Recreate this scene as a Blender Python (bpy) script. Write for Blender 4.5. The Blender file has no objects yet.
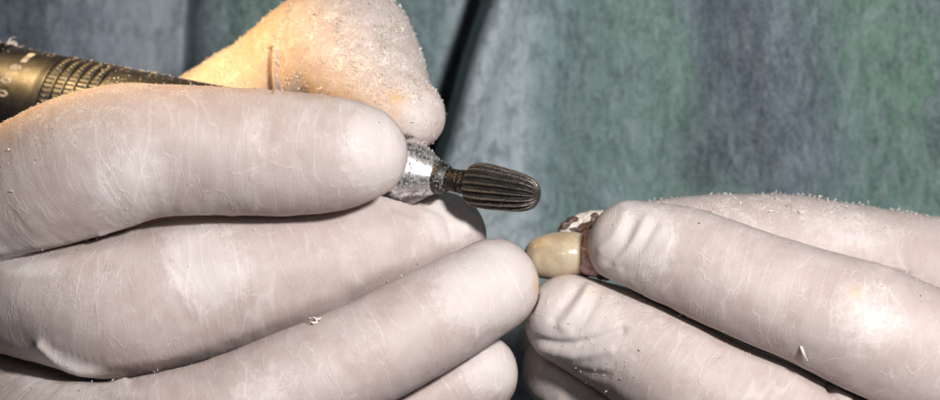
import bpy, math, random
import numpy as np
from mathutils import Vector, Matrix, noise

rng = np.random.default_rng(7)
random.seed(7)
MM = 0.001
DIST = 450.0                      # camera to the plane y = 0, in mm
PXMM = 6.0                        # picture pixels per mm on that plane

# ------------------------------------------------------------------ camera, light, exposure
scene = bpy.context.scene
C = scene.collection
cam = bpy.data.cameras.new('camera')
cam_o = bpy.data.objects.new('camera', cam)
C.objects.link(cam_o)
cam_o.location = (0, -DIST * MM, 0)
cam_o.rotation_euler = (math.radians(90), 0, 0)
cam.sensor_width = 36
cam.lens = 36 * DIST / (940 / PXMM)
cam.clip_start = 0.01
cam.clip_end = 20
cam.dof.use_dof = True
cam.dof.focus_distance = (DIST + 2) * MM
cam.dof.aperture_fstop = 20
scene.camera = cam_o

world = bpy.data.worlds.new('World')
scene.world = world
world.use_nodes = True
wn = world.node_tree
bg = wn.nodes['Background']
bg.inputs['Color'].default_value = (0.80, 0.86, 1.0, 1)
bg.inputs['Strength'].default_value = 0.035

scene.view_settings.view_transform = 'Standard'
scene.view_settings.look = 'None'
scene.view_settings.exposure = 0.0
scene.view_settings.gamma = 1.0


def lamp(name, kind, loc, target, energy, color, size=0.05, size_y=None, spot=None, blend=0.6):
    d = bpy.data.lights.new(name, kind)
    d.energy = energy
    d.color = color
    if kind == 'AREA':
        d.shape = 'RECTANGLE'
        d.size = size * MM
        d.size_y = (size_y or size) * MM
    else:
        d.shadow_soft_size = size * MM
    if spot:
        d.spot_size = math.radians(spot)
        d.spot_blend = blend
    o = bpy.data.objects.new(name, d)
    C.objects.link(o)
    o.location = Vector(loc) * MM
    o.rotation_euler = (Vector(target) * MM - o.location).to_track_quat('-Z', 'Y').to_euler()
    return o


lamp('flash_lamp', 'AREA', (132, -288, 104), (16, 10, -5), 1.80, (1.0, 0.955, 0.925), 42, 32)
lamp('fill_lamp', 'AREA', (-10, -420, 60), (10, 10, -5), 0.07, (1.0, 0.98, 0.98), 60, 40)  # weak fill added near the camera, not a real source
lamp('desk_lamp', 'SPOT', (-165, -10, 150), (-62, 25, 24), 4.7, (1.0, 0.58, 0.22), 12, spot=22.5, blend=0.5)


# ------------------------------------------------------------------ helpers
def P(px, py, y=0.0):
    """a point (mm) that stands at depth y and is seen at the picture position px, py"""
    k = (DIST + y) / DIST / PXMM
    return np.array([(px - 470) * k, y, (200 - py) * k])


def to_px(v):
    k = DIST / (DIST + v[:, 1]) * PXMM
    return 470 + v[:, 0] * k, 200 - v[:, 2] * k


def make_mesh(name, verts, faces, mat, parent=None, smooth=True):
    me = bpy.data.meshes.new(name)
    v = np.asarray(verts, dtype=np.float32) * MM
    f = np.asarray(faces) if not isinstance(faces, list) else faces
    if isinstance(f, np.ndarray):
        n, q = f.shape
        me.vertices.add(len(v))
        me.vertices.foreach_set('co', v.ravel())
        me.loops.add(n * q)
        me.loops.foreach_set('vertex_index', f.astype(np.int32).ravel())
        me.polygons.add(n)
        me.polygons.foreach_set('loop_start', np.arange(0, n * q, q, dtype=np.int32))
        me.polygons.foreach_set('loop_total', np.full(n, q, dtype=np.int32))
        me.update(calc_edges=True)
        me.validate()
    else:
        me.from_pydata(v.tolist(), [], f)
        me.update()
    if smooth:
        me.polygons.foreach_set('use_smooth', np.ones(len(me.polygons), dtype=bool))
    me.materials.append(mat)
    o = bpy.data.objects.new(name, me)
    C.objects.link(o)
    if parent is not None:
        o.parent = parent
    return o


def attr(o, name, arr, kind='FLOAT'):
    a = o.data.attributes.new(name, kind, 'POINT')
    if kind == 'FLOAT':
        a.data.foreach_set('value', np.asarray(arr, dtype=np.float32))
    elif kind == 'FLOAT_VECTOR':
        a.data.foreach_set('vector', np.asarray(arr, dtype=np.float32).ravel())
    else:
        a.data.foreach_set('color', np.asarray(arr, dtype=np.float32).ravel())


def tag(o, label=None, cat=None, group=None, kind=None):
    if label: o['label'] = label
    if cat: o['category'] = cat
    if group: o['group'] = group
    if kind: o['kind'] = kind
    return o


class Nodes:
    def __init__(self, name):
        self.m = bpy.data.materials.new(name)
        self.m.use_nodes = True
        self.t = self.m.node_tree
        self.b = self.t.nodes['Principled BSDF']

    def n(self, kind, **kw):
        nd = self.t.nodes.new(kind)
        for k, v in kw.items():
            if k.startswith('i_'):
                nd.inputs[k[2:].replace('_', ' ')].default_value = v
            else:
                setattr(nd, k, v)
        return nd

    def l(self, a, b):
        self.t.links.new(a, b)

    def math(self, op, a, b=None, c=None, clamp=False):
        nd = self.t.nodes.new('ShaderNodeMath')
        nd.operation = op
        nd.use_clamp = clamp
        for i, x in enumerate((a, b, c)):
            if x is None: continue
            if isinstance(x, (int, float)): nd.inputs[i].default_value = x
            else: self.l(x, nd.inputs[i])
        return nd.outputs[0]

    def mix(self, fac, a, b, blend='MIX'):
        nd = self.t.nodes.new('ShaderNodeMix')
        nd.data_type = 'RGBA'
        nd.blend_type = blend
        for i, x in ((0, fac), (6, a), (7, b)):
            if isinstance(x, (int, float)): nd.inputs[i].default_value = x
            elif isinstance(x, tuple): nd.inputs[i].default_value = x + (1,) if len(x) == 3 else x
            else: self.l(x, nd.inputs[i])
        return nd.outputs[2]

    def smooth(self, x, lo, hi):
        nd = self.t.nodes.new('ShaderNodeMapRange')
        nd.interpolation_type = 'SMOOTHSTEP'
        self.l(x, nd.inputs[0])
        nd.inputs[1].default_value = lo
        nd.inputs[2].default_value = hi
        return nd.outputs[0]

    def noise(self, vec, scale, detail=4, rough=0.55, dist=0.0):
        nd = self.n('ShaderNodeTexNoise')
        nd.inputs['Scale'].default_value = scale
        nd.inputs['Detail'].default_value = detail
        nd.inputs['Roughness'].default_value = rough
        nd.inputs['Distortion'].default_value = dist
        if vec is not None: self.l(vec, nd.inputs['Vector'])
        return nd.outputs['Fac']

    def mapping(self, vec, scale=(1, 1, 1), rot=(0, 0, 0)):
        nd = self.n('ShaderNodeMapping')
        nd.inputs['Scale'].default_value = scale
        nd.inputs['Rotation'].default_value = rot
        self.l(vec, nd.inputs['Vector'])
        return nd.outputs[0]

    def mm(self):
        tc = self.n('ShaderNodeTexCoord')
        return self.mapping(tc.outputs['Object'], (1000, 1000, 1000))

    def bump(self, height, strength, dist_mm, normal=None):
        nd = self.n('ShaderNodeBump')
        nd.inputs['Strength'].default_value = strength
        nd.inputs['Distance'].default_value = dist_mm * MM
        self.l(height, nd.inputs['Height'])
        if normal is not None: self.l(normal, nd.inputs['Normal'])
        return nd.outputs[0]


# ------------------------------------------------------------------ materials
def glove_material():
    N = Nodes('latex_glove')
    fc = N.n('ShaderNodeAttribute', attribute_name='fc').outputs['Vector']
    pale = N.n('ShaderNodeAttribute', attribute_name='pale').outputs['Fac']
    line = N.n('ShaderNodeAttribute', attribute_name='line').outputs['Fac']
    stain = N.n('ShaderNodeAttribute', attribute_name='stain').outputs['Fac']
    mm = N.mm()
    # loose latex reads white, latex pressed on the skin reads pink
    edge = N.noise(mm, 0.55, 5, 0.62, 0.6)
    lace = N.noise(mm, 1.9, 4, 0.65, 0.3)
    e = N.math('ADD', N.math('MULTIPLY', N.math('SUBTRACT', edge, 0.5), 1.1), N.math('MULTIPLY', N.math('SUBTRACT', lace, 0.5), 0.7))
    pf = N.smooth(N.math('ADD', pale, e), 0.34, 0.72)
    pf = N.math('MULTIPLY', pf, 0.36)
    soft = N.math('MULTIPLY', pale, 0.22)
    # fine creases across the finger
    fm = N.mapping(fc, (1.0, 0.16, 1.0))
    fine = N.noise(fm, 1.7, 5, 0.6, 0.5)
    fine = N.smooth(fine, 0.56, 0.72)
    brk = N.smooth(N.noise(mm, 0.35, 3), 0.42, 0.62)
    fine = N.math('MULTIPLY', N.math('MULTIPLY', fine, brk), 0.35)
    fm2 = N.mapping(fc, (1.0, 0.35, 1.0))
    vor = N.n('ShaderNodeTexVoronoi', feature='DISTANCE_TO_EDGE')
    vor.inputs['Scale'].default_value = 0.75
    wv = N.n('ShaderNodeVectorMath', operation='ADD')
    nz = N.n('ShaderNodeTexNoise')
    nz.inputs['Scale'].default_value = 0.5
    N.l(fm2, nz.inputs['Vector'])
    N.l(fm2, wv.inputs[0]); N.l(nz.outputs['Color'], wv.inputs[1])
    N.l(wv.outputs[0], vor.inputs['Vector'])
    crack = N.math('SUBTRACT', 1.0, N.smooth(vor.outputs['Distance'], 0.0, 0.07))
    crack = N.math('MULTIPLY', crack, N.smooth(N.noise(mm, 0.22, 3), 0.46, 0.66))
    # long thin creases: level lines of a noise stretched round the finger
    def isolines(sc, off, w, lo, hi):
        v = N.n('ShaderNodeVectorMath', operation='ADD')
        N.l(N.mapping(fc, sc), v.inputs[0]); v.inputs[1].default_value = (off, off * 2, off)
        nn = N.noise(v.outputs[0], 0.55, 2.0, 0.45, 0.1)
        sep = N.n('ShaderNodeSeparateXYZ'); N.l(fc, sep.inputs[0])
        u = N.math('ADD', N.math('MULTIPLY', sep.outputs[0], sc[0]), N.math('MULTIPLY', nn, 3.2))
        a = N.math('ABSOLUTE', N.math('SUBTRACT', N.math('FRACT', u), 0.5))
        ln = N.math('SUBTRACT', 1.0, N.smooth(a, w * 0.3, w))
        v2 = N.n('ShaderNodeVectorMath', operation='ADD')
        N.l(N.mapping(fc, (sc[0] * 1.2, 0.10, 1)), v2.inputs[0]); v2.inputs[1].default_value = (off * 3, off, off)
        return N.math('MULTIPLY', ln, N.smooth(N.noise(v2.outputs[0], 1.0, 2), lo, hi))
    iso = N.math('MAXIMUM', isolines((0.26, 0.10, 1), 3.0, 0.045, 0.46, 0.60), isolines((0.46, 0.13, 1), 31.0, 0.060, 0.48, 0.64))
    iso = N.math('MAXIMUM', iso, isolines((0.17, 0.07, 1), 57.0, 0.030, 0.44, 0.58))
    linef = N.smooth(line, 0.12, 0.9)
    linef = N.math('MAXIMUM', N.math('MULTIPLY', linef, 0.7), N.math('MULTIPLY', iso, 0.75))
    tot = N.math('ADD', N.math('ADD', pf, soft), N.math('MULTIPLY', linef, 0.34))
    tot = N.math('ADD', tot, N.math('MULTIPLY', fine, 0.22))
    tot = N.math('ADD', tot, N.math('MULTIPLY', crack, 0.22), clamp=True)
    mott = N.noise(mm, 0.16, 4, 0.6)
    pink = N.mix(N.smooth(mott, 0.35, 0.65), (0.44, 0.356, 0.336), (0.50, 0.428, 0.41))
    speck = N.noise(mm, 3.5, 3, 0.7)
    pink = N.mix(N.math('MULTIPLY', N.smooth(speck, 0.35, 0.7), 0.28), pink, (0.58, 0.525, 0.50))
    col = N.mix(tot, pink, (0.71, 0.665, 0.65))
    powder = N.n('ShaderNodeAttribute', attribute_name='powder').outputs['Fac']
    pw = N.math('ADD', N.math('MULTIPLY', N.noise(mm, 2.2, 4, 0.75, 0.4), 0.65), N.math('MULTIPLY', N.noise(mm, 0.45, 3, 0.6), 0.35))
    pw = N.math('MULTIPLY', N.smooth(pw, 0.47, 0.58), powder)
    col = N.mix(N.math('MULTIPLY', pw, 0.75), col, (0.86, 0.82, 0.76))
    col = N.mix(N.math('MULTIPLY', stain, 0.75), col, (0.62, 0.42, 0.16))
    N.l(col, N.b.inputs['Base Color'])
    rough = N.math('ADD', 0.40, N.math('MULTIPLY', N.noise(mm, 1.2, 3), 0.25))
    N.l(rough, N.b.inputs['Roughness'])
    N.b.inputs['Specular IOR Level'].default_value = 0.32
    N.b.inputs['Subsurface Weight'].default_value = 0.15
    N.b.inputs['Subsurface Radius'].default_value = (1.0, 0.45, 0.35)
    N.b.inputs['Subsurface Scale'].default_value = 0.0016
    h = N.math('ADD', N.math('MULTIPLY', linef, 0.24), N.math('MULTIPLY', fine, 0.45))
    h = N.math('ADD', h, N.math('MULTIPLY', crack, 0.35))
    h = N.math('ADD', h, N.math('MULTIPLY', N.noise(mm, 3.0, 4, 0.7), 0.30))
    h = N.math('ADD', h, N.math('MULTIPLY', pf, 0.25))
    h = N.math('ADD', h, N.math('MULTIPLY', pw, 0.9))
    N.l(N.bump(h, 0.55, 0.22), N.b.inputs['Normal'])
    return N.m


def metal(name, base, rough, dust=0.0, dustcol=(0.72, 0.66, 0.56), metallic=1.0, dscale=1.6, dthr=0.55, bump=0.1):
    N = Nodes(name)
    mm = N.mm()
    a = N.noise(mm, dscale, 6, 0.72, 0.4)
    sc = N.noise(mm, 0.6, 4, 0.6)
    col = N.mix(N.smooth(sc, 0.3, 0.7), base, tuple(x * 0.62 for x in base))
    d = N.math('MULTIPLY', N.smooth(a, dthr, dthr + 0.1), dust)
    col = N.mix(d, col, dustcol)
    N.l(col, N.b.inputs['Base Color'])
    N.l(N.math('SUBTRACT', metallic, N.math('MULTIPLY', d, metallic)), N.b.inputs['Metallic'])
    r = N.math('ADD', rough, N.math('MULTIPLY', N.noise(mm, 2.5, 4, 0.7), 0.18))
    r = N.math('ADD', r, N.math('MULTIPLY', d, 0.5), clamp=True)
    N.l(r, N.b.inputs['Roughness'])
    N.l(N.bump(a, 0.6, bump), N.b.inputs['Normal'])
    return N.m


M = {}
M['glove'] = glove_material()
M['barrel'] = metal('brushed_dark_steel', (0.080, 0.090, 0.105), 0.42, 0.35, dthr=0.62, dscale=2.2, bump=0.03)
M['groove'] = metal('dark_groove', (0.05, 0.05, 0.05), 0.35, 0.25, dthr=0.6)
M['grip'] = metal('bright_ring_steel', (0.13, 0.145, 0.17), 0.28, 0.4, dthr=0.6, dscale=2.5, bump=0.04)
M['nut'] = metal('dusty_chrome', (0.88, 0.88, 0.89), 0.24, 0.85, (0.10, 0.10, 0.10), dscale=1.5, dthr=0.50, bump=0.04)
M['knurl'] = metal('dark_knurled_steel', (0.10, 0.10, 0.10), 0.35, 0.9, (0.55, 0.54, 0.52), dscale=2.6, dthr=0.54, bump=0.2)
def burr_material():
    N = Nodes('carbide_shaded_flutes')
    mm = N.mm()
    rd = N.n('ShaderNodeAttribute', attribute_name='ridge').outputs['Fac']
    a = N.noise(mm, 2.4, 5, 0.7, 0.3)
    f = N.smooth(N.math('ADD', rd, N.math('MULTIPLY', N.math('SUBTRACT', a, 0.5), 1.1)), 0.58, 1.15)
    col = N.mix(f, (0.010, 0.009, 0.008), (0.33, 0.29, 0.24))  # cavity shade of the flutes and ridge glints put into the colour
    sp = N.math('MULTIPLY', N.smooth(N.noise(mm, 4.5, 3, 0.7), 0.62, 0.70), 0.35)
    N.l(N.mix(sp, col, (0.34, 0.29, 0.24)), N.b.inputs['Base Color'])
    N.l(N.math('MULTIPLY', f, N.math('SUBTRACT', 1.0, sp)), N.b.inputs['Metallic'])
    N.l(N.math('SUBTRACT', 0.50, N.math('MULTIPLY', f, 0.32)), N.b.inputs['Roughness'])
    N.l(N.bump(a, 0.6, 0.18), N.b.inputs['Normal'])
    return N.m


M['burr'] = burr_material()
M['shank'] = metal('stained_shank_steel', (0.06, 0.05, 0.045), 0.42, 0.7, (0.42, 0.38, 0.34), dscale=3.0, dthr=0.55, bump=0.12)


def plain(name, col, rough=0.5, sss=0.0, col2=None, scale=1.0, coat=0.0, bump=0.0, lo=0.4, hi=0.6):
    N = Nodes(name)
    mm = N.mm()
    a = N.noise(mm, scale, 5, 0.62, 0.3)
    N.l(N.mix(N.smooth(a, lo, hi), col, col2 or tuple(x * 0.85 for x in col)), N.b.inputs['Base Color'])
    N.b.inputs['Roughness'].default_value = rough
    N.b.inputs['Subsurface Weight'].default_value = sss
    N.b.inputs['Subsurface Radius'].default_value = (1.0, 0.6, 0.3)
    N.b.inputs['Subsurface Scale'].default_value = 0.002
    N.b.inputs['Coat Weight'].default_value = coat
    N.b.inputs['Coat Roughness'].default_value = 0.12
    if bump:
        N.l(N.bump(a, 0.6, bump), N.b.inputs['Normal'])
    return N.m


M['engrave'] = plain('pale_engraving', (0.62, 0.62, 0.60), 0.5, col2=(0.30, 0.30, 0.30), scale=2.0)
M['tooth'] = plain('ivory_enamel', (0.38, 0.30, 0.19), 0.16, 0.35, (0.54, 0.46, 0.34), scale=0.14, coat=0.5, lo=0.35, hi=0.65, bump=0.03)
M['gum'] = plain('pink_acrylic', (0.54, 0.28, 0.27), 0.4, 0.15, (0.66, 0.48, 0.46), scale=1.6, coat=0.2, bump=0.25)
M['plaster'] = plain('white_plaster', (0.70, 0.66, 0.62), 0.7, col2=(0.52, 0.48, 0.45), scale=0.9, bump=0.3)
M['resin'] = plain('brown_resin', (0.075, 0.042, 0.03), 0.45, col2=(0.13, 0.08, 0.06), scale=1.2, bump=0.15)
M['dust'] = plain('acrylic_shavings', (0.92, 0.89, 0.84), 0.7, 0.0, (0.84, 0.79, 0.71), scale=0.6)


# ------------------------------------------------------------------ the cloth behind
def build_cloth():
    nx, nz = 640, 200
    xs = np.linspace(-210, 210, nx)
    zs = np.linspace(-120, 120, nz)
    X, Z = np.meshgrid(xs, zs, indexing='ij')
    Y = np.full_like(X, 102.0)
    # pixel place of each point, to lay the folds where they hang
    k = DIST / (DIST + Y) * PXMM
    U = 470 + X * k
    V = 200 - Z * k
    wob = np.sin(V / 47.0) * 5 + np.sin(V / 19.0 + 1.3) * 2
    # the overlapping fold: right layer nearer, its rolled edge leaning
    edge = 487 - 0.36 * V + 0.0004 * V * V + wob * 0.4
    s = (U - edge) / 6.0
    step = 1 / (1 + np.exp(-s * 2.6))
    Y = Y - 15 * step
    Y = Y - 6 * np.exp(-((s - 3.0) / 2.6) ** 2) + 9 * np.exp(-((s + 1.8) / 1.5) ** 2)
    # long soft folds
    for c, w, a, sl in ((185, 16, 6, -0.05), (60, 40, -5, 0.1), (300, 30, 4, 0.15), (560, 36, 3, -0.12), (690, 30, 4, -0.10),
                        (770, 34, -4, 0.06), (880, 40, 4, -0.22), (1000, 30, -6, 0.1), (-60, 40, 6, 0.1)):
        Y += a * np.exp(-((U - c - sl * V + wob) / w) ** 2)
    verts = np.stack([X.ravel(), Y.ravel(), Z.ravel()], 1)
    i = np.arange(nx * nz).reshape(nx, nz)
    faces = np.stack([i[:-1, :-1].ravel(), i[1:, :-1].ravel(), i[1:, 1:].ravel(), i[:-1, 1:].ravel()], 1)
    # printed wash of the cloth: broad blurred vertical bands of slate, teal green and pale grey
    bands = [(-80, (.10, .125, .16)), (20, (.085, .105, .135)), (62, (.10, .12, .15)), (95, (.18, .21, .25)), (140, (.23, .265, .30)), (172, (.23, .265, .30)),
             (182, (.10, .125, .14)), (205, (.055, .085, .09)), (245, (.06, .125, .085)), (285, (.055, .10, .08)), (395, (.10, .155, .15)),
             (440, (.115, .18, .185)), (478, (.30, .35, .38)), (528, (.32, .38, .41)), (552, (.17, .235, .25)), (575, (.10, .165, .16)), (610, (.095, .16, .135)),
             (665, (.085, .165, .12)), (700, (.085, .12, .14)), (735, (.065, .085, .115)), (790, (.095, .12, .155)), (820, (.075, .13, .115)),
             (880, (.08, .165, .11)), (925, (.075, .13, .11)), (960, (.08, .11, .13)), (1100, (.10, .14, .14))]
    bx = np.array([b[0] for b in bands], float)
    Ud = U.copy()
    nn = np.array([noise.noise(Vector((x * 0.03, z * 0.016, 3.1))) for x, z in zip(X.ravel(), Z.ravel())]).reshape(X.shape)
    n2 = np.array([noise.noise(Vector((x * 0.075, z * 0.05, 9.1))) for x, z in zip(X.ravel(), Z.ravel())]).reshape(X.shape)
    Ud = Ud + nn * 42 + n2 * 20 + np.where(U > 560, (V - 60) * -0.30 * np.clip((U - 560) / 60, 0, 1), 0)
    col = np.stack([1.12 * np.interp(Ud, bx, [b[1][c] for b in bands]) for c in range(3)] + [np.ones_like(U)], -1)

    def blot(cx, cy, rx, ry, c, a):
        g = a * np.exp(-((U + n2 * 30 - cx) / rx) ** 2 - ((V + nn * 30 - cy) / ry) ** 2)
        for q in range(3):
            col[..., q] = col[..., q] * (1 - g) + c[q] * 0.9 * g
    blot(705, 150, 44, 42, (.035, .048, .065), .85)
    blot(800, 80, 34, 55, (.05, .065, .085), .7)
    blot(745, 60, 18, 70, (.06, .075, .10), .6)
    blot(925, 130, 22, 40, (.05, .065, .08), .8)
    blot(640, 160, 40, 40, (.09, .165, .135), .6)
    blot(860, 190, 60, 24, (.09, .19, .135), .6)
    blot(770, 170, 24, 16, (.16, .19, .22), .5)
    blot(575, 60, 20, 60, (.13, .19, .19), .5)
    N = Nodes('washed_cloth')
    at = N.n('ShaderNodeAttribute', attribute_name='wash').outputs['Color']
    mm = N.mm()
    s1 = N.noise(N.mapping(mm, (0.50, 0.5, 0.15)), 1.0, 5, 0.65, 0.5)
    s2 = N.noise(N.mapping(mm, (0.30, 0.3, 0.20)), 1.0, 5, 0.65, 0.8)
    c = N.mix(N.math('MULTIPLY', N.smooth(s1, 0.36, 0.70), 0.42), at, (0.27, 0.33, 0.36))
    c = N.mix(N.math('MULTIPLY', N.smooth(s2, 0.44, 0.66), 0.52), c, (0.04, 0.06, 0.07))
    fb = N.noise(N.mapping(mm, (1.1, 1.0, 0.34)), 1.0, 4, 0.7, 0.6)
    c = N.mix(N.math('MULTIPLY', N.smooth(fb, 0.52, 0.70), 0.30), c, (0.33, 0.38, 0.40))
    c = N.mix(N.math('MULTIPLY', N.smooth(fb, 0.48, 0.34), 0.30), c, (0.03, 0.045, 0.05))
    wv = N.noise(N.mapping(mm, (3.0, 3.0, 1.5)), 1.0, 2, 0.5)
    c = N.mix(N.math('MULTIPLY', N.smooth(wv, 0.4, 0.7), 0.25), c, (0.42, 0.48, 0.52))
    N.l(c, N.b.inputs['Base Color'])
    N.b.inputs['Roughness'].default_value = 0.92
    N.b.inputs['Specular IOR Level'].default_value = 0.15
    N.l(N.bump(N.math('ADD', s1, wv), 0.5, 0.8), N.b.inputs['Normal'])
    o = make_mesh('cloth', verts, faces[:, ::-1], N.m)
    attr(o, 'wash', col.reshape(-1, 4), 'FLOAT_COLOR')
    o.modifiers.new('thickness', 'SOLIDIFY').thickness = 0.6 * MM
    tag(o, 'slate blue and teal green streaked cloth hanging in folds behind both gloved hands', 'cloth')
    return o


build_cloth()


# ------------------------------------------------------------------ hands as distance fields
def spline(pts, n=7):
    """Catmull-Rom through (x, y, z, r) control rows"""
    p = np.array(pts, float)
    p = np.vstack([2 * p[0] - p[1], p, 2 * p[-1] - p[-2]])
    out = []
    for i in range(1, len(p) - 2):
        for t in np.linspace(0, 1, n, endpoint=False):
            a, b, c, d = p[i - 1], p[i], p[i + 1], p[i + 2]
            out.append(0.5 * (2 * b + (c - a) * t + (2 * a - 5 * b + 4 * c - d) * t * t + (3 * b - a - 3 * c + d) * t ** 3))
    out.append(p[-2])
    return np.array(out)


def chain(rows, n=7):
    """rows: px, py, depth, radius in px -> dense spline in mm, from base to tip"""
    q = []
    for px, py, y, r in rows:
        w = P(px, py, y)
        q.append([w[0], w[1], w[2], r / PXMM * (DIST + y) / DIST])
    return spline(q, n)


class Grid:
    def __init__(self, lo, hi, h):
        self.lo = np.array(lo, float); self.h = h
        self.n = np.ceil((np.array(hi) - self.lo) / h).astype(int) + 1
        self.ax = [self.lo[i] + np.arange(self.n[i]) * h for i in range(3)]

    def box(self, lo, hi):
        a = np.clip(np.floor((lo - self.lo) / self.h).astype(int), 0, self.n)
        b = np.clip(np.ceil((hi - self.lo) / self.h).astype(int) + 1, 0, self.n)
        return tuple(slice(a[i], b[i]) for i in range(3))

    def pts(self, s):
        return (self.ax[0][s[0]][:, None, None], self.ax[1][s[1]][None, :, None], self.ax[2][s[2]][None, None, :])

    def field(self, ch, pad=4.0):
        F = np.full(self.n, pad, np.float32)
        for a, b in zip(ch[:-1], ch[1:]):
            r = max(a[3], b[3]) + pad
            s = self.box(np.minimum(a[:3], b[:3]) - r, np.maximum(a[:3], b[:3]) + r)
            x, y, z = self.pts(s)
            d = seg(x, y, z, a, b)
            np.minimum(F[s], d.astype(np.float32), out=F[s])
        return F


def seg(x, y, z, a, b):
    d = b[:3] - a[:3]
    L = max(float(d @ d), 1e-9)
    t = ((x - a[0]) * d[0] + (y - a[1]) * d[1] + (z - a[2]) * d[2]) / L
    t = np.clip(t, 0, 1)
    return np.sqrt((x - a[0] - t * d[0]) ** 2 + (y - a[1] - t * d[1]) ** 2 + (z - a[2] - t * d[2]) ** 2) - (a[3] + t * (b[3] - a[3]))


def smin(a, b, k):
    h = np.clip(0.5 + 0.5 * (b - a) / k, 0, 1)
    return b * (1 - h) + a * h - k * h * (1 - h)


def surface_nets(F, G):
    """one vertex for each cell the surface crosses, one quad for each crossed grid edge"""
    S = F < 0
    n = F.shape
    c = np.zeros((n[0] - 1, n[1] - 1, n[2] - 1), np.uint8)
    for i in (0, 1):
        for j in (0, 1):
            for k in (0, 1):
                c += S[i:n[0] - 1 + i, j:n[1] - 1 + j, k:n[2] - 1 + k]
    act = (c > 0) & (c < 8)
    idx = np.full(act.shape, -1, np.int32)
    I, J, K = np.nonzero(act)
    idx[I, J, K] = np.arange(len(I))
    acc = np.zeros((len(I), 3)); cnt = np.zeros(len(I))
    corners = [(i, j, k) for i in (0, 1) for j in (0, 1) for k in (0, 1)]
    val = {q: F[I + q[0], J + q[1], K + q[2]].astype(float) for q in corners}
    for q in corners:
        for ax in range(3):
            if q[ax] == 0:
                w = list(q); w[ax] = 1; w = tuple(w)
                a, b = val[q], val[w]
                m = (a < 0) != (b < 0)
                t = np.where(m, a / np.where(m, a - b, 1), 0)
                for e in range(3):
                    acc[:, e] += np.where(m, q[e] + (t if e == ax else 0), 0)
                cnt += m
    V = np.stack([I, J, K], 1) + acc / cnt[:, None]
    V = G.lo + V * G.h
    quads = []
    for ax in range(3):
        sl0 = [slice(1, -1)] * 3; sl1 = [slice(1, -1)] * 3
        sl0[ax] = slice(0, n[ax] - 1); sl1[ax] = slice(1, n[ax])
        a = S[tuple(sl0)]; b = S[tuple(sl1)]
        A, B, D = np.nonzero(a != b)
        sign = a[A, B, D]
        base = np.stack([A, B, D], 1)
        o = [0, 0, 0]
        for e in range(3):
            if e != ax: base[:, e] += 1
        u, v = (ax + 1) % 3, (ax + 2) % 3

        def at(du, dv):
            p = base.copy(); p[:, u] -= du; p[:, v] -= dv
            return idx[p[:, 0], p[:, 1], p[:, 2]]
        q = np.stack([at(1, 1), at(0, 1), at(0, 0), at(1, 0)], 1)
        q[~sign] = q[~sign][:, ::-1]
        quads.append(q)
    Q = np.concatenate(quads)
    return V, Q[(Q >= 0).all(1)]


def vnormals(V, Q):
    fn = np.cross(V[Q[:, 2]] - V[Q[:, 0]], V[Q[:, 3]] - V[Q[:, 1]])
    Nn = np.zeros_like(V)
    for i in range(4):
        for e in range(3):
            Nn[:, e] += np.bincount(Q[:, i], fn[:, e], len(V))
    return Nn / np.maximum(np.linalg.norm(Nn, axis=1, keepdims=True), 1e-9)


def relax(V, Q, it=2, w=0.5):
    for _ in range(it):
        acc = np.zeros_like(V); cnt = np.zeros(len(V))
        for a, b in ((0, 1), (1, 2), (2, 3), (3, 0)):
            for i, j in ((a, b), (b, a)):
                cnt += np.bincount(Q[:, i], minlength=len(V))
                for e in range(3):
                    acc[:, e] += np.bincount(Q[:, i], V[Q[:, j], e], len(V))
        V = V * (1 - w) + w * acc / cnt[:, None]
    return V


def finger_coords(V, chains):
    best = np.full(len(V), 1e9); t_ = np.zeros(len(V)); ang = np.zeros(len(V)); fid = np.zeros(len(V), int); second = np.full(len(V), 1e9)
    for f, ch in enumerate(chains):
        s0 = 0.0
        fb = np.full(len(V), 1e9); ft = np.zeros(len(V)); fa = np.zeros(len(V))
        for a, b in zip(ch[:-1], ch[1:]):
            d = b[:3] - a[:3]; L = np.linalg.norm(d)
            if L < 1e-6: continue
            u = d / L
            r = V - a[:3]
            t = np.clip(r @ u, 0, L)
            w = r - t[:, None] * u
            dist = np.linalg.norm(w, axis=1) - (a[3] + t / L * (b[3] - a[3]))
            cy = np.array([0, -1.0, 0]); cy = cy - (cy @ u) * u; cy /= np.linalg.norm(cy)
            cz = np.cross(u, cy)
            an = np.arctan2(w @ cz, w @ cy)
            m = dist < fb
            fb[m] = dist[m]; ft[m] = s0 + (r @ u)[m]; fa[m] = an[m]
            s0 += L
        m = fb < best
        second = np.where(m, best, np.minimum(second, fb))
        best[m] = fb[m]; t_[m] = ft[m] - s0; ang[m] = fa[m]; fid[m] = f     # t counts back from the tip
    return t_, ang, fid, second - best


def pl_dist(U, V, pts):
    """distance in px of picture points to a polyline"""
    d = np.full(len(U), 1e9)
    p = spline([list(q) + [0, 0] for q in pts], 5)[:, :2] if len(pts) > 2 else np.array(pts, float)
    for a, b in zip(p[:-1], p[1:]):
        e = b - a; L = max(e @ e, 1e-9)
        t = np.clip(((U - a[0]) * e[0] + (V - a[1]) * e[1]) / L, 0, 1)
        d = np.minimum(d, np.hypot(U - a[0] - t * e[0], V - a[1] - t * e[1]))
    return d


# the axis of the handpiece: seen from (-20, 91) to the nut at (410, 172)
AX0 = P(410, 172, 15.0)
AXD = AX0 - P(-20, 91, 52.0)                                               # it comes towards the camera
AXD /= np.linalg.norm(AXD)
AXU = np.cross(AXD, np.array([0, 1.0, 0])); AXU /= np.linalg.norm(AXU)
if AXU[2] < 0: AXU = -AXU
AXV = np.cross(AXD, AXU)
KH = (DIST + 15) / DIST / PXMM                                             # mm per px at that depth


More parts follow.
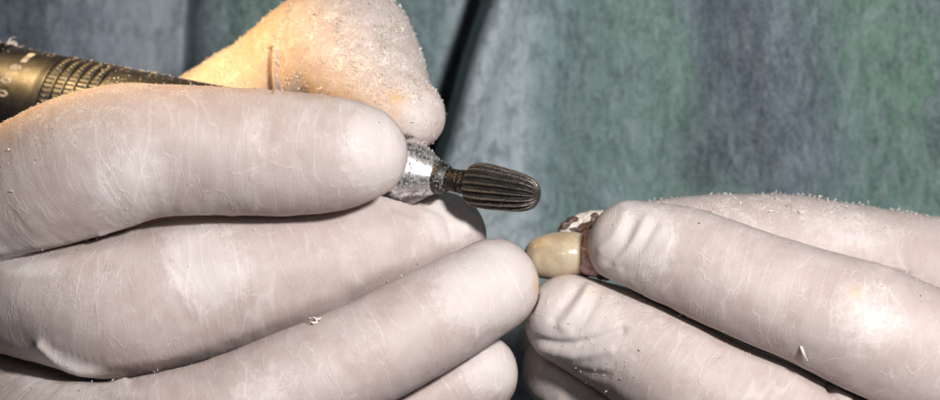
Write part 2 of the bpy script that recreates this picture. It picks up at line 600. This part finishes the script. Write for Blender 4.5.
def hp_pt(s):
    '''the point of the axis seen s px along it from the nut, and mm per px there'''
    X = 410 + 0.983 * s - 470
    lam = (X * (DIST + AX0[1]) - PXMM * DIST * AX0[0]) / (PXMM * DIST * AXD[0] - X * AXD[1])
    p = AX0 + AXD * lam
    return p, (DIST + p[1]) / DIST / PXMM


def hp_at(s, a, r):
    p, k = hp_pt(s)
    return p + (AXU * math.cos(a) + AXV * math.sin(a)) * r * k


def hp_seg(s0, s1, r0, r1):
    (a, ka), (b, kb) = hp_pt(s0), hp_pt(s1)
    return np.array([[*a, r0 * ka], [*b, r1 * kb]])


LEFT = {
    'index': chain([(-75, 290, 30, 84), (-20, 232, 14, 80), (52, 183, 3, 76), (112, 158, 0, 73), (170, 151, 0, 66.5), (250, 152, 1, 64),
                    (325, 154, 2, 59), (360, 153, 3.5, 48)]),
    'middle': chain([(-90, 330, 34, 84), (-30, 275, 20, 80), (45, 288, 9, 74), (118, 305, 6, 76), (200, 286, 8, 73), (290, 269, 11, 65),
                     (380, 247, 16.5, 58), (441, 236, 21.5, 45)]),
    'ring': chain([(-90, 400, 38, 84), (-20, 420, 24, 80), (60, 456, 7, 80), (135, 445, 1, 71), (220, 421, -1, 62.5), (330, 372, 0.5, 57),
                   (412, 330, 6, 54), (492, 287, 12.5, 48)]),
    'pinky': chain([(-60, 480, 38, 70), (100, 520, 20, 66), (300, 462, 14, 52), (400, 412, 16, 48), (476, 375, 19, 43)]),
    'thumb': chain([(-60, 330, 60, 90), (60, 250, 60, 84), (200, 158, 60, 78), (280, 92, 48, 66), (338, 50, 37, 68), (364, 66, 31, 59),
                    (394, 100, 24, 40), (411, 116, 21, 34)]),
}
RIGHT = {
    'index': chain([(1160, 430, 20, 92), (1060, 395, 10, 80), (960, 368, 6, 72), (868, 332, 4, 69), (810, 309, 5, 61), (740, 284, 7, 57),
                    (680, 260, 10, 54), (631, 244, 12, 44)]),
    'middle': chain([(1140, 560, 30, 92), (960, 520, 14, 78), (860, 470, 8, 76), (795, 433, 8, 70), (720, 399, 9.5, 64.5), (642, 350, 13.5, 59),
                     (570, 320, 17, 45.5)]),
    'ring': chain([(1120, 640, 40, 90), (880, 600, 26, 68), (740, 520, 22, 56), (640, 440, 24, 50), (564, 370, 27, 43)]),
    'thumb': chain([(1150, 380, 50, 90), (1050, 310, 44, 74), (950, 282, 38, 62), (860, 262, 34, 56), (790, 248, 32, 53), (720, 240, 29, 46),
                    (660, 238, 26, 38)]),
}


def build_hand(name, fingers, lo, hi, h, backs, cuts, k=5.0):
    G = Grid(lo, hi, h)
    d1 = np.full(G.n, 9.0, np.float32); d2 = np.full(G.n, 9.0, np.float32)
    for ch in fingers.values():
        f = G.field(ch)
        d2 = np.minimum(d2, np.maximum(d1, f)); d1 = np.minimum(d1, f)
    # where two fingers press together a narrow valley stays between them
    d1 += 2.2 * np.exp(-((d2 - d1) / 1.1) ** 2)
    del d2
    B = None
    for b in backs:
        f = G.field(chain(b, 5), 8.0)
        B = f if B is None else smin(B, f, 6)
    d1 = smin(d1, B, k)
    for c in cuts:
        d1 = np.maximum(d1, 0.12 - G.field(c, 4.0))
    # closed at the box
    for ax in range(3):
        s = [slice(None)] * 3
        for e in (0, -1):
            s[ax] = e; d1[tuple(s)] = np.maximum(d1[tuple(s)], 0.3)
    V, Q = surface_nets(d1, G)
    del d1
    V = relax(V, Q, 3, 0.5)
    return V, Q


def smoothstep(x, a, b):
    t = np.clip((x - a) / (b - a), 0, 1)
    return t * t * (3 - 2 * t)


def fbm(V, s, seed, octs=3):
    out = np.zeros(len(V)); a = 1.0
    # value noise on a lattice, vectorised
    for o in range(octs):
        q = V * s * (2 ** o) + seed * 17.3 + o * 5.1
        i = np.floor(q).astype(np.int64); f = q - i
        f = f * f * (3 - 2 * f)
        tot = np.zeros(len(V))
        for c in range(8):
            off = np.array([(c >> b) & 1 for b in range(3)])
            g = i + off
            hsh = (g[:, 0] * 73856093 ^ g[:, 1] * 19349663 ^ g[:, 2] * 83492791) & 0xffff
            hsh = (hsh * 1103515245 + 12345) & 0x7fffffff
            v = (hsh >> 8 & 0xffff) / 65535.0 - 0.5
            w = np.prod(np.where(off, f, 1 - f), axis=1)
            tot += v * w
        out += tot * a; a *= 0.5
    return out


def finish_hand(name, V, Q, chains, patches, strokes, stains, arcs, label, seed, powdered):
    Nn = vnormals(V, Q)
    U, W = to_px(V)
    t, ang, fid, gap = finger_coords(V, chains)
    front = smoothstep(-Nn[:, 1], -0.1, 0.35)
    keys = fid
    disp = np.zeros(len(V)); line = np.zeros(len(V)); pale = np.zeros(len(V)); stain = np.zeros(len(V))
    # the uneven surface of stretched latex on skin
    disp += 0.55 * fbm(V, 0.07, seed, 2) + 0.22 * fbm(V, 0.22, seed + 1, 2)
    ft = np.stack([t * 0.30, ang * 1.2, fid * 9.0], 1)
    near = smoothstep(gap, 0.6, 2.2)
    disp += 0.10 * fbm(ft * 2.2, 1.0, seed + 2, 3) * near
    lr = random.Random(seed)
    # creases that cross each finger, white where the latex is gathered
    for f in range(len(chains)):
        m = np.nonzero((keys == f) & (front > 0.02))[0]
        if not len(m): continue
        tm, am = t[m], ang[m]
        n1 = fbm(np.stack([am * 1.1, tm * 0.05, np.full(len(m), f * 3.0)], 1), 1.0, seed + 5, 3)
        for (fa, t0, t1, cnt, amp) in arcs:
            if fa != f: continue
            for _ in range(cnt):
                tc = lr.uniform(t0, t1); ac = lr.gauss(0.0, 0.55); sp = lr.uniform(0.25, 0.95)
                bend = lr.uniform(-1.2, 1.2); sl = lr.uniform(-1.1, 1.1); w = lr.uniform(0.16, 0.34); st = amp * lr.uniform(0.25, 1.0)
                cen = tc + bend * (am - ac) ** 2 + sl * (am - ac) + n1 * lr.uniform(1.5, 4.0)
                g = np.exp(-((tm - cen) / w) ** 2) * smoothstep(sp - np.abs(am - ac), 0, 0.3)
                g = g * near[m]
                line[m] = np.maximum(line[m], g * st)
                disp[m] += 0.02 * g * st
    for cx, cy, rx, ry, rot, a in patches:
        c, s = math.cos(math.radians(rot)), math.sin(math.radians(rot))
        du, dv = U - cx, W - cy
        p = (du * c + dv * s) / rx; q = (-du * s + dv * c) / ry
        pale = np.maximum(pale, a * np.exp(-(p * p + q * q) ** 1.6) * front)
    for pts, w, dp, wh in strokes:
        d = pl_dist(U, W, pts)
        g = np.exp(-(d / w) ** 2) * front
        disp += g * dp * (1.0 if abs(dp) > .1 else 0.4)
        line = np.maximum(line, g * wh)
    for cx, cy, rx, ry, a in stains:
        stain = np.maximum(stain, a * np.exp(-((U - cx) / rx) ** 2 - ((W - cy) / ry) ** 2) * front)
    V2 = V + Nn * disp[:, None]
    o = make_mesh(name, V2, Q, M['glove'])
    attr(o, 'fc', np.stack([t, ang * 9.0, fid * 40.0], 1), 'FLOAT_VECTOR')
    attr(o, 'pale', pale); attr(o, 'line', line); attr(o, 'stain', stain)
    powder = np.zeros(len(V))
    for f, cx, cy, rx, ry, a in powdered:
        powder = np.maximum(powder, a * (fid == f) * np.exp(-((U - cx) / rx) ** 2 - ((W - cy) / ry) ** 2) * smoothstep(Nn[:, 2], -0.7, 0.3))
    attr(o, 'powder', powder)
    tag(o, label, 'gloved hand', 'hands in latex gloves')
    return V2, vnormals(V2, Q), o


H = 0.36
TOOTH = [(548, 254, 19, 17), (566, 254.5, 19, 22.5), (590, 256, 19, 23)]
barrel_cut = [hp_seg(-460, -150, 50, 50), hp_seg(-150, -30, 50, 34), hp_seg(-30, 4, 35, 34)]
VL, QL = build_hand('left', LEFT, (-128, -16, -62), (15, 62, 42), H,
                    [[(-90, 310, 44, 105), (-150, 340, 52, 120), (-260, 360, 58, 130)],
                     [(-60, 400, 42, 90), (-150, 420, 52, 110)], [(-60, 250, 40, 80), (-160, 300, 52, 110)]],
                    barrel_cut, 6.0)
VR, QR = build_hand('right', RIGHT, (7, -12, -70), (128, 66, 12), H,
                    [[(1130, 430, 44, 100), (1180, 450, 52, 120), (1300, 470, 58, 130)],
                     [(1120, 540, 42, 90), (1200, 520, 52, 110)]],
                    [LEFT['ring'], LEFT['pinky'], LEFT['middle'], chain(TOOTH)], 6.0)

# index of the chains: left 0 index, 1 middle, 2 ring, 3 pinky, 4 thumb
patL = [(128, 188, 46, 52, 20, .75), (375, 150, 40, 52, 0, .95), (255, 150, 14, 60, 0, .45), (205, 262, 48, 62, -25, .85), (455, 218, 40, 34, 0, .9),
        (350, 262, 30, 40, -10, .3), (488, 285, 62, 50, -20, 1.0), (265, 392, 55, 34, -22, .6), (495, 366, 40, 32, -30, 1.0),
        (18, 262, 46, 15, 12, 1.0), (75, 368, 75, 12, 22, 1.0), (345, 60, 60, 70, 0, .55), (410, 110, 40, 40, 30, .6), (60, 385, 70, 16, 10, .7)]
strL = [([(345, 122), (338, 140), (344, 165), (356, 176)], 4, -.10, 0), ([(356, 128), (352, 148), (360, 168)], 5, .12, .15),
        ([(150, 100), (148, 140), (136, 190), (132, 215)], 2.2, .07, .8), ([(163, 98), (176, 130), (176, 165)], 1.3, .05, .8),
        ([(178, 112), (181, 150), (172, 205)], 1.4, .05, .8), ([(205, 118), (199, 160), (200, 200)], 1.0, .03, .6),
        ([(70, 130), (66, 165), (72, 200)], 1.2, .04, .5), ([(52, 150), (54, 185), (64, 205)], 1.0, .04, .5),
        ([(186, 222), (190, 255), (186, 290), (193, 318)], 1.6, .06, .8), ([(168, 232), (172, 270), (166, 300)], 1.2, .05, .7),
        ([(150, 240), (146, 285)], 1.1, .05, .6), ([(228, 222), (236, 262), (242, 300)], 1.2, .05, .7),
        ([(262, 220), (275, 255), (272, 295)], 1.2, .05, .7), ([(300, 222), (312, 262), (308, 296)], 1.1, .04, .6),
        ([(40, 345), (60, 362), (92, 374), (124, 378)], 4.5, .9, 1.0), ([(100, 236), (124, 233), (140, 226)], 3, .4, .2),
        
        ([(425, 205), (445, 216), (452, 236)], 4, -.35, 0), ([(442, 200), (460, 212), (468, 232)], 4, .4, .4), ([(462, 198), (474, 212), (478, 228)], 3, -.3, 0),
        ([(395, 214), (420, 226), (430, 242)], 4, .25, .2),
        ([(361, 300), (376, 322), (386, 345)], 1.3, .04, .9), ([(350, 306), (366, 340)], 1.2, .04, .8), ([(395, 292), (402, 318), (404, 345)], 1.0, .03, .5),
        ([(271, 50), (270, 70), (271, 90)], 2.6, -0.8, 0), ([(276, 50), (275, 70), (276, 90)], 2.5, .5, .4),
        ([(340, 40), (380, 46), (412, 60)], 5, .35, 0), ([(345, 52), (380, 60), (416, 76)], 4, -.35, 0), ([(350, 20), (380, 22), (408, 30)], 4, -.3, 0)]
stL = [(397, 97, 9, 6, .8), (462 + 78, 290, 5, 12, .0), (539, 284, 5, 11, .9), (285, 72, 8, 14, .35), (330, 97, 22, 6, .35), (390, 190, 10, 5, .35)]
arcL = [(0, -66, -10, 14, .6), (1, -80, -10, 20, .6), (2, -80, -12, 20, .6), (3, -40, -8, 6, .5), (4, -40, -2, 8, .4)]
VL, NL, hand_l = finish_hand('gloved_hand', VL, QL, list(LEFT.values()), patL, strL, stL, arcL,
                             'hand in a dusty white latex glove gripping the metal handpiece, its thumb lit warm yellow', 11,
                             [(4, 345, 50, 95, 60, 1.0), (4, 230, 60, 60, 40, .6), (0, 40, 110, 90, 50, .5), (0, 150, 88, 120, 14, .5), (1, 60, 300, 60, 60, .25)])
patR = [(628, 238, 52, 46, 10, 1.1), (866, 318, 44, 48, 20, .65), (572, 322, 62, 50, 30, 1.1), (850, 232, 60, 26, 10, .6), (735, 262, 20, 40, 0, .3),
        (560, 385, 40, 30, 30, .6)]
strR = [([(607, 262), (622, 247), (634, 222)], 4.5, -.30, 0), ([(600, 250), (614, 236), (624, 214)], 5, .30, .2), ([(622, 268), (640, 250), (655, 225)], 4.5, -.35, 0),
        ([(616, 262), (632, 244), (646, 218)], 4, .28, .2), ([(640, 275), (656, 262), (668, 244)], 5, .22, 0), ([(608, 275), (650, 270), (690, 262)], 5, -.15, 0),
        ([(553, 318), (566, 303), (576, 290)], 5, -.45, 0), ([(563, 326), (576, 308), (588, 288)], 5, .45, .2), ([(575, 330), (588, 316), (600, 290)], 4, -.22, 0),
        ([(530, 338), (560, 344), (590, 340), (622, 330)], 4, -.5, 0), ([(540, 350), (575, 356), (610, 350)], 5, .35, .1), ([(548, 362), (580, 372), (608, 376)], 4, -.25, 0),
        ([(738, 224), (728, 250), (720, 285)], 1.3, .05, .7), ([(752, 228), (745, 260), (735, 300)], 1.2, .05, .7), ([(765, 232), (752, 262), (744, 300)], 1.1, .05, .6),
        ([(846, 268), (832, 298), (830, 330)], 1.4, .05, .8), ([(880, 275), (884, 310), (878, 350)], 1.4, .05, .6), ([(900, 300), (912, 335), (905, 375)], 1.2, .05, .6),
        ([(876, 262), (884, 268), (894, 266), (908, 270)], 3.5, .5, .1), ([(828, 385), (836, 398)], 2.5, -.8, 0), ([(838, 392), (850, 398)], 4, .4, 0),
        ([(686, 340), (676, 362), (672, 390)], 1.2, .04, .6), ([(700, 348), (690, 372)], 1.2, .04, .6), ([(660, 330), (655, 350)], 1.0, .04, .5)]
stR = [(560, 277, 12, 4, .25), (600, 215, 14, 12, .35), (855, 292, 8, 8, .35), (590, 290, 12, 6, .2)]
arcR = [(0, -78, -14, 22, .6), (1, -80, -16, 18, .6), (2, -50, -4, 6, .4), (3, -70, -6, 16, .6)]
VR, NR, hand_r = finish_hand('gloved_hand', VR, QR, list(RIGHT.values()), patR, strR, stR, arcR,
                             'hand in a white latex glove pinching the small ivory tooth between its fingertips', 23,
                             [(3, 790, 200, 160, 26, .8), (0, 650, 205, 60, 14, .5), (1, 640, 300, 60, 40, .3)])


# ------------------------------------------------------------------ handpiece
def lathe(prof, nseg, radius=None, caps=True):
    """prof: (s, r) in px along the handpiece axis"""
    verts, faces = [], []
    for i, (s, r) in enumerate(prof):
        for j in range(nseg):
            a = 2 * math.pi * j / nseg
            rr, ss = (r, s) if radius is None else radius(s, r, a, i)
            verts.append(hp_at(ss, a, rr))
    for i in range(len(prof) - 1):
        for j in range(nseg):
            k = (j + 1) % nseg
            faces.append([i * nseg + j, i * nseg + k, (i + 1) * nseg + k, (i + 1) * nseg + j])
    if caps:
        faces.append([j for j in range(nseg)][::-1])
        faces.append([(len(prof) - 1) * nseg + j for j in range(nseg)])
    return np.array(verts), [list(map(int, f)) for f in faces]


hp = bpy.data.objects.new('handpiece', None)
C.objects.link(hp)
hp.empty_display_size = 0.01
tag(hp, 'dark metal rotary grinding handpiece with engraved barrel, silver nut and fluted burr', 'handpiece')


def part(name, prof, mat, nseg=96, radius=None, parent=hp, sharp=True):
    v, f = lathe(prof, nseg, radius)
    o = make_mesh(name, v, f, mat, parent)
    if sharp:
        o.data.set_sharp_from_angle(angle=math.radians(35))
    return o


B0 = -412                                  # left rim of the barrel, seen at about px 18
barrel = part('barrel', [(B0, 46), (B0 + 3, 49.5), (B0 + 8, 50.3), (B0 + 50, 50.2), (-358, 50.2), (-356, 49.0), (-297, 49.0), (-294, 50.0), (-160, 50.0),
                         (-110, 47), (-60, 39), (-34, 34), (-32, 30)], M['barrel'])
part('rear_collar', [(-560, 46), (-520, 50), (-440, 50.5), (-428, 52), (-417, 52), (-415, 47)], M['groove'])
# grip rings with knurled bands between them
for q, s in enumerate((-352, -341, -331, -321, -310, -300)):
    part('grip_ring', [(s - 1.3, 48.5), (s - 0.9, 50.3), (s - .3, 50.8), (s + .5, 50.6), (s + 1.0, 48.5)], M['grip'], parent=barrel)
    if q < 5:
        e = (-341, -331, -321, -310, -300)[q]

        def teeth(sv, r, a, i, q=q):
            return (r + (0.9 if math.sin(a * 62 + q) > 0.1 else -0.5), sv)
        part('knurl_band', [(s + 2.0, 49.2), (e - 2.3, 49.2)], M['barrel'], nseg=372, radius=teeth, parent=barrel, sharp=False)


def engraved(txt, s, a0, size, step):
    """letters cut round the barrel: each one laid on the curved steel"""
    out_v, out_f = [], []
    for n, chh in enumerate(txt):
        if chh == ' ': continue
        cu = bpy.data.curves.new('glyph', 'FONT')
        cu.body = chh; cu.size = size; cu.align_x = 'CENTER'; cu.align_y = 'CENTER'; cu.resolution_u = 3
        cu.fill_mode = 'NONE'; cu.bevel_depth = 0.38; cu.bevel_resolution = 0
        ob = bpy.data.objects.new('glyph', cu)
        C.objects.link(ob)
        bpy.context.view_layer.update()
        me = bpy.data.meshes.new_from_object(ob.evaluated_get(bpy.context.evaluated_depsgraph_get()))
        a = a0 + n * step
        base = len(out_v)
        for v in me.vertices:
            ang = a + v.co.x / 50.3
            r = 50.35 + v.co.z
            out_v.append(hp_at(s + v.co.y, ang, r))
        out_f += [[base + i for i in p.vertices] for p in me.polygons]
        bpy.data.objects.remove(ob); bpy.data.meshes.remove(me); bpy.data.curves.remove(cu)
    return out_v, out_f


SGN = 1 if AXV[1] < 0 else -1              # the side of the barrel that faces the camera
for txt, s, a0, size, step in (('mm', -380, 0.50, 11, 0.2), ('8:', -384, 0.95, 14, 0.2), ('00', -387, 1.27, 14, 0.27)):
    v, f = engraved(txt, s, SGN * a0, size, SGN * step)
    make_mesh('engraving', v, f, M['engrave'], barrel, smooth=False)

nut = part('collet_nut', [(-31, 30), (-30, 33.2), (-3, 33.6), (2, 33.4), (5, 32.2), (16, 24.6), (27, 16.8), (29, 15.0), (29.5, 12)], M['nut'])


def kn(sv, r, a, i):
    return (r + 0.9 * math.sin(a * 44), sv)


part('knurled_ring', [(-16, 31), (-15, 34.6), (-5, 34.9), (-4, 33)], M['knurl'], nseg=352, radius=kn, sharp=False)
part('chuck_collar', [(24, 12), (25, 15.6), (28, 16.8), (34, 16.4), (37, 14.6), (39.5, 12.4), (40, 8)], M['knurl'])
burr = part('burr', [(38, 10.2), (39, 11.2), (49, 11.6), (50.2, 10.0), (51.4, 10.0), (52, 12.2), (59, 12.2), (60, 8)], M['shank'])
prof = [(57.5, 9), (58.2, 13), (59.5, 17.0), (62, 20.4), (67, 22.4), (74, 23.3), (82, 23.1), (92, 22.0), (101, 21.2), (109, 20.2), (116, 18.8), (121.5, 17.0), (126, 14.2), (129, 10.4), (130.8, 6.0), (131.5, 0.2)]
# finer profile
pf = []
for (a, b), (c, d) in zip(prof[:-1], prof[1:]):
    for q in np.linspace(0, 1, 4, endpoint=False): pf.append((a + (c - a) * q, b + (d - b) * q))
pf.append(prof[-1])
NF = 17


def flute(sv, r, a, i):
    u = ((a + 0.0035 * (sv - 53) + 0.25) * NF / (2 * math.pi)) % 1.0
    saw = abs(2 * u - 1) ** 1.7                                   # hollow flutes between narrow ridges
    dep = 4.6 * smoothstep(np.array(sv), 56, 64) * min(1.0, r / 15.0) ** 1.6 * (0.9 + 0.1 * math.sin(a * 5 + sv * .3))
    jit = 0.35 * noise.noise(Vector((sv * .35, math.floor((a + 0.25) * NF / 6.283) * 3.7, a)))
    return (max(r - dep * (1 - saw) + jit * min(1, r / 8), 0.1), sv)


head = part('burr_head', pf, M['burr'], nseg=408, radius=flute, parent=burr, sharp=False)
ridge = np.array([abs(2 * (((2 * math.pi * j / 408 + 0.0035 * (sv - 53) + 0.25) * NF / (2 * math.pi)) % 1.0) - 1) for sv, r in pf for j in range(408)])
attr(head, 'ridge', ridge)                                        # mask for glints painted on the ridges and shade painted in the flutes

# ------------------------------------------------------------------ the denture tooth
dt = bpy.data.objects.new('denture_tooth', None)
C.objects.link(dt)
dt.location = Vector(P(562, 255, 19)) * MM
dt.empty_display_size = 0.005
tag(dt, 'glossy ivory denture tooth with pink gum edge and plaster-backed brown resin behind', 'denture tooth')


def blob(name, rows, mat, squash=(1, 1, 1), h=0.22, noise_a=0.0, ns=0.4, seed=3, k=0.6, cut=None, parent=dt):
    ch = [chain(r, 4) for r in rows]
    allp = np.vstack(ch)
    lo = (allp[:, :3] - allp[:, 3:4]).min(0) - 1.5; hi = (allp[:, :3] + allp[:, 3:4]).max(0) + 1.5
    G = Grid(lo, hi, h)
    F = None
    for c in ch:
        f = G.field(c, 5.0)
        F = f if F is None else smin(F, f, k)
    if cut is not None:
        F = np.maximum(F, 0.05 - G.field(chain(cut, 4), 5.0))
    V, Q = surface_nets(F, G)
    V = relax(V, Q, 3)
    if noise_a:
        V = V + vnormals(V, Q) * (noise_a * fbm(V, ns, seed, 3))[:, None]
    o = make_mesh(name, V - np.array(P(562, 255, 19)), Q, mat, parent)
    return V, vnormals(V, Q)


toothV, toothN = blob('crown', [[(545, 257, 19, 21.5), (557, 256, 18.6, 23.5), (570, 254.8, 18.4, 22.8), (586, 256, 19, 21.5)]], M['tooth'], noise_a=0.25, ns=0.2)
blob('gum', [[(589, 238, 18.3, 8.5), (590, 252, 15.9, 10.5), (591, 266, 15.9, 11.5)], [(600, 250, 20, 20), (604, 262, 20, 18)]], M['gum'], noise_a=0.6, ns=0.6)
blob('plaster_backing', [[(566, 232, 25, 9), (580, 226, 25.5, 12), (600, 224, 26, 15)], [(570, 240, 24, 12), (596, 240, 25, 14)]], M['plaster'], noise_a=1.0, ns=0.5, seed=5)
blob('resin_rim', [[(559, 229, 23.4, 3.2), (567, 224, 24.0, 4.4), (575, 221, 24.4, 3.4)]], M['resin'], noise_a=1.3, ns=0.7, seed=8)
blob('resin_rim', [[(573, 231, 23.2, 4.0), (583, 229.5, 23.5, 5.6), (592, 226, 23.7, 6.6), (597, 219, 24.2, 5.6)]], M['resin'], noise_a=1.3, ns=0.7, seed=9)


# ------------------------------------------------------------------ shavings
def curl(L, w, turn, seg_=4):
    """a small curled paring: a bent, twisted ribbon with thickness"""
    v, f = [], []
    for i in range(seg_ + 1):
        u = i / seg_
        a = turn * (u - 0.5)
        R = L / max(abs(turn), 0.3)
        p = np.array([R * math.sin(a), R * (1 - math.cos(a)), 0.0])
        ww = w * (0.35 + 0.65 * math.sin(math.pi * min(max(u, 0.08), 0.92)))
        tw = 1.3 * u
        s = np.array([0, math.sin(tw), math.cos(tw)]) * ww * 0.5
        nn = np.array([-math.sin(a), math.cos(a), 0]) * w * 0.22
        v += [p - s, p + s, p + nn]
    for i in range(seg_):
        b = i * 3
        for j in range(3):
            k = (j + 1) % 3
            f.append([b + j, b + k, b + 3 + k, b + 3 + j])
    return np.array(v), np.array(f)


TPL = [curl(random.uniform(.5, 1.0), random.uniform(.12, .3), random.uniform(-2.8, 2.8)) for _ in range(10)] + \
      [curl(random.uniform(.25, .4), random.uniform(.2, .35), random.uniform(-.8, .8), 2) for _ in range(8)]
dv, df = [], []
dcount = 0


def strew(pos, nor, scale, lift=0.22, long_share=0.4):
    scale = scale * 1.45
    global dcount
    for p, n in zip(pos, nor):
        tv, tf = TPL[rng.integers(0, 10)] if rng.random() < long_share else TPL[rng.integers(10, 18)]
        q = Matrix.Rotation(rng.uniform(0, 6.283), 3, Vector(rng.normal(size=3)).normalized())
        R = np.array(q)
        s = scale * math.exp(rng.normal() * 0.38)
        v = (tv * s) @ R.T + p + n * lift * s
        dv.append(v); df.append(tf + dcount); dcount += len(v)


def pick(V, Nn, weight, count):
    w = np.clip(weight, 0, None)
    tot = w.sum()
    if tot <= 0: return np.zeros((0, 3)), np.zeros((0, 3))
    i = rng.choice(len(V), size=count, p=w / tot)
    return V[i] + rng.normal(size=(count, 3)) * 0.08, Nn[i]


UL, WL = to_px(VL); UR, WR = to_px(VR)
tl, al, fl, gl = finger_coords(VL, list(LEFT.values()))
tr, ar, fr, gr = finger_coords(VR, list(RIGHT.values()))
vis = lambda Nn: smoothstep(-Nn[:, 1], -0.35, 0.1)
inl = ((UL > -25) & (WL > -20)); inr = ((UR < 960) & (WR > 0))
up = lambda Nn: smoothstep(Nn[:, 2], -0.1, 0.7)
clL = smoothstep(fbm(VL, 0.35, 31, 3), -0.05, 0.35) + 0.05
clR = smoothstep(fbm(VR, 0.35, 33, 3), -0.05, 0.35) + 0.05
th = (fl == 4) & inl
strew(*pick(VL, NL, th * vis(NL) * clL * np.exp(-((WL - 45) / 60) ** 2) * (0.45 + up(NL)) * np.where(UL < 268, .55, 1.0), 9500), 0.32, long_share=.35, lift=.12)
strew(*pick(VL, NL, th * (np.abs(NL[:, 1]) < .5) * up(NL), 500), 0.42)
strew(*pick(VL, NL, (fl == 0) * inl * vis(NL) * smoothstep(-UL, -190, -30) * (0.15 + up(NL)), 1100), 0.27)
strew(*pick(VL, NL, (fl == 0) * inl * (NL[:, 2] > .75) * smoothstep(-UL, -300, -60), 800), 0.28, long_share=.2)
strew(*pick(VL, NL, (fl != 4) * inl * vis(NL) * (gl < 1.5), 130), 0.42)
strew(*pick(VL, NL, (fl < 4) * inl * vis(NL) * (0.2 + up(NL)) * clL, 260), 0.30)
strew(*pick(VL, NL, ((fl == 2) | (fl == 1)) * inl * (NL[:, 2] > .7) * vis(NL), 90), 0.38)
strew(*pick(VR, NR, (fr == 3) * inr * (NR[:, 2] > .45) * vis(NR) * (.1 + clR), 650), 0.45)
strew(*pick(VR, NR, (fr == 3) * inr * vis(NR) * smoothstep(-UR, -800, -690), 160), 0.36)
strew(*pick(VR, NR, (fr == 0) * inr * (NR[:, 2] > .6) * vis(NR) * clR, 120), 0.36)
strew(*pick(VR, NR, (fr < 3) * inr * vis(NR) * (0.2 + up(NR)) * clR, 260), 0.32)
strew(*pick(VR, NR, (fr < 3) * inr * vis(NR) * (gr < 1.4), 90), 0.36)
strew(*pick(VR, NR, (fr == 1) * inr * vis(NR) * (UR < 720), 60), 0.42)
strew(*pick(toothV, toothN, (toothN[:, 1] < 0) * 1.0, 14), 0.30)


def on_axis(s0, s1, r, count, scale, lo=-2.6, hi=2.6, **kw):
    s = rng.uniform(s0, s1, count); a = rng.uniform(lo, hi, count)
    rr = np.interp(s, [-420, -160, -110, -60, -32, 3, 28, 38, 52, 56, 73, 109, 131], [50, 50, 47, 39, 34, 34, 16, 11, 10, 17, 23, 17, 2]) if r is None else np.full(count, r)
    d = AXU * np.cos(a)[:, None] + AXV * np.sin(a)[:, None]
    strew(np.array([hp_at(q, w, e) for q, w, e in zip(s, a, rr)]), d, scale, **kw)


on_axis(-396, -190, None, 260, 0.26, -.4, .4)
on_axis(-320, -200, None, 180, 0.26, min(0, SGN * 1.0), max(0, SGN * 1.0))
on_axis(-425, -400, 51, 60, 0.6, -.6, .6)
on_axis(-10, 30, None, 520, 0.30, long_share=.7)
on_axis(30, 125, None, 120, 0.16)
dust = make_mesh('shavings', np.vstack(dv), np.vstack(df), M['dust'], smooth=False)
tag(dust, 'fine pale acrylic dust and shavings clinging to the gloves and handpiece', 'shavings', kind='stuff')

# three larger parings that can be told apart
for (px, py, f, L, lab) in ((805, 351, 0, 3.4, 'curled white paring stuck on the finger just below its pale knuckle'),
                            (318, 321, 2, 2.6, 'white crumb of shavings caught in the seam above the ring finger'),
                            (8, 41, None, 2.6, 'tuft of pale fluff on top of the dark rear collar')):
    if f is None:
        pos = hp_at(-415, 0, 51); nn = AXU
    else:
        Vv, Nv, Uu, Ww = (VR, NR, UR, WR) if px > 500 else (VL, NL, UL, WL)
        d = np.hypot(Uu - px, Ww - py) + np.where(Nv[:, 1] < 0, 0, 1e4) + Vv[:, 1] * 0.05
        i = int(np.argmin(d)); pos, nn = Vv[i], Nv[i]
    vs, fs, c0 = [], [], 0
    for q in range(1 if px == 805 else 7):
        tv, tf = curl(L * (1 if px == 805 else random.uniform(.4, .8)), L * .2, random.uniform(1.6, 2.6), 8)
        R = np.array(Matrix.Rotation(1.1 if px == 805 else random.uniform(0, 6.28), 3, 'Y' if px == 805 else Vector((random.random() - .5, random.random() - .5, random.random() - .5))))
        v = tv @ R.T
        v = v - v.mean(0) + nn * 0.5 + (0 if px == 805 else rng.normal(size=3) * L * .12)
        vs.append(v); fs.append(tf + c0); c0 += len(v)
    o = make_mesh('paring', np.vstack(vs), np.vstack(fs), M['dust'], smooth=False)
    o.location = Vector(pos) * MM
    tag(o, lab, 'paring', 'larger parings')
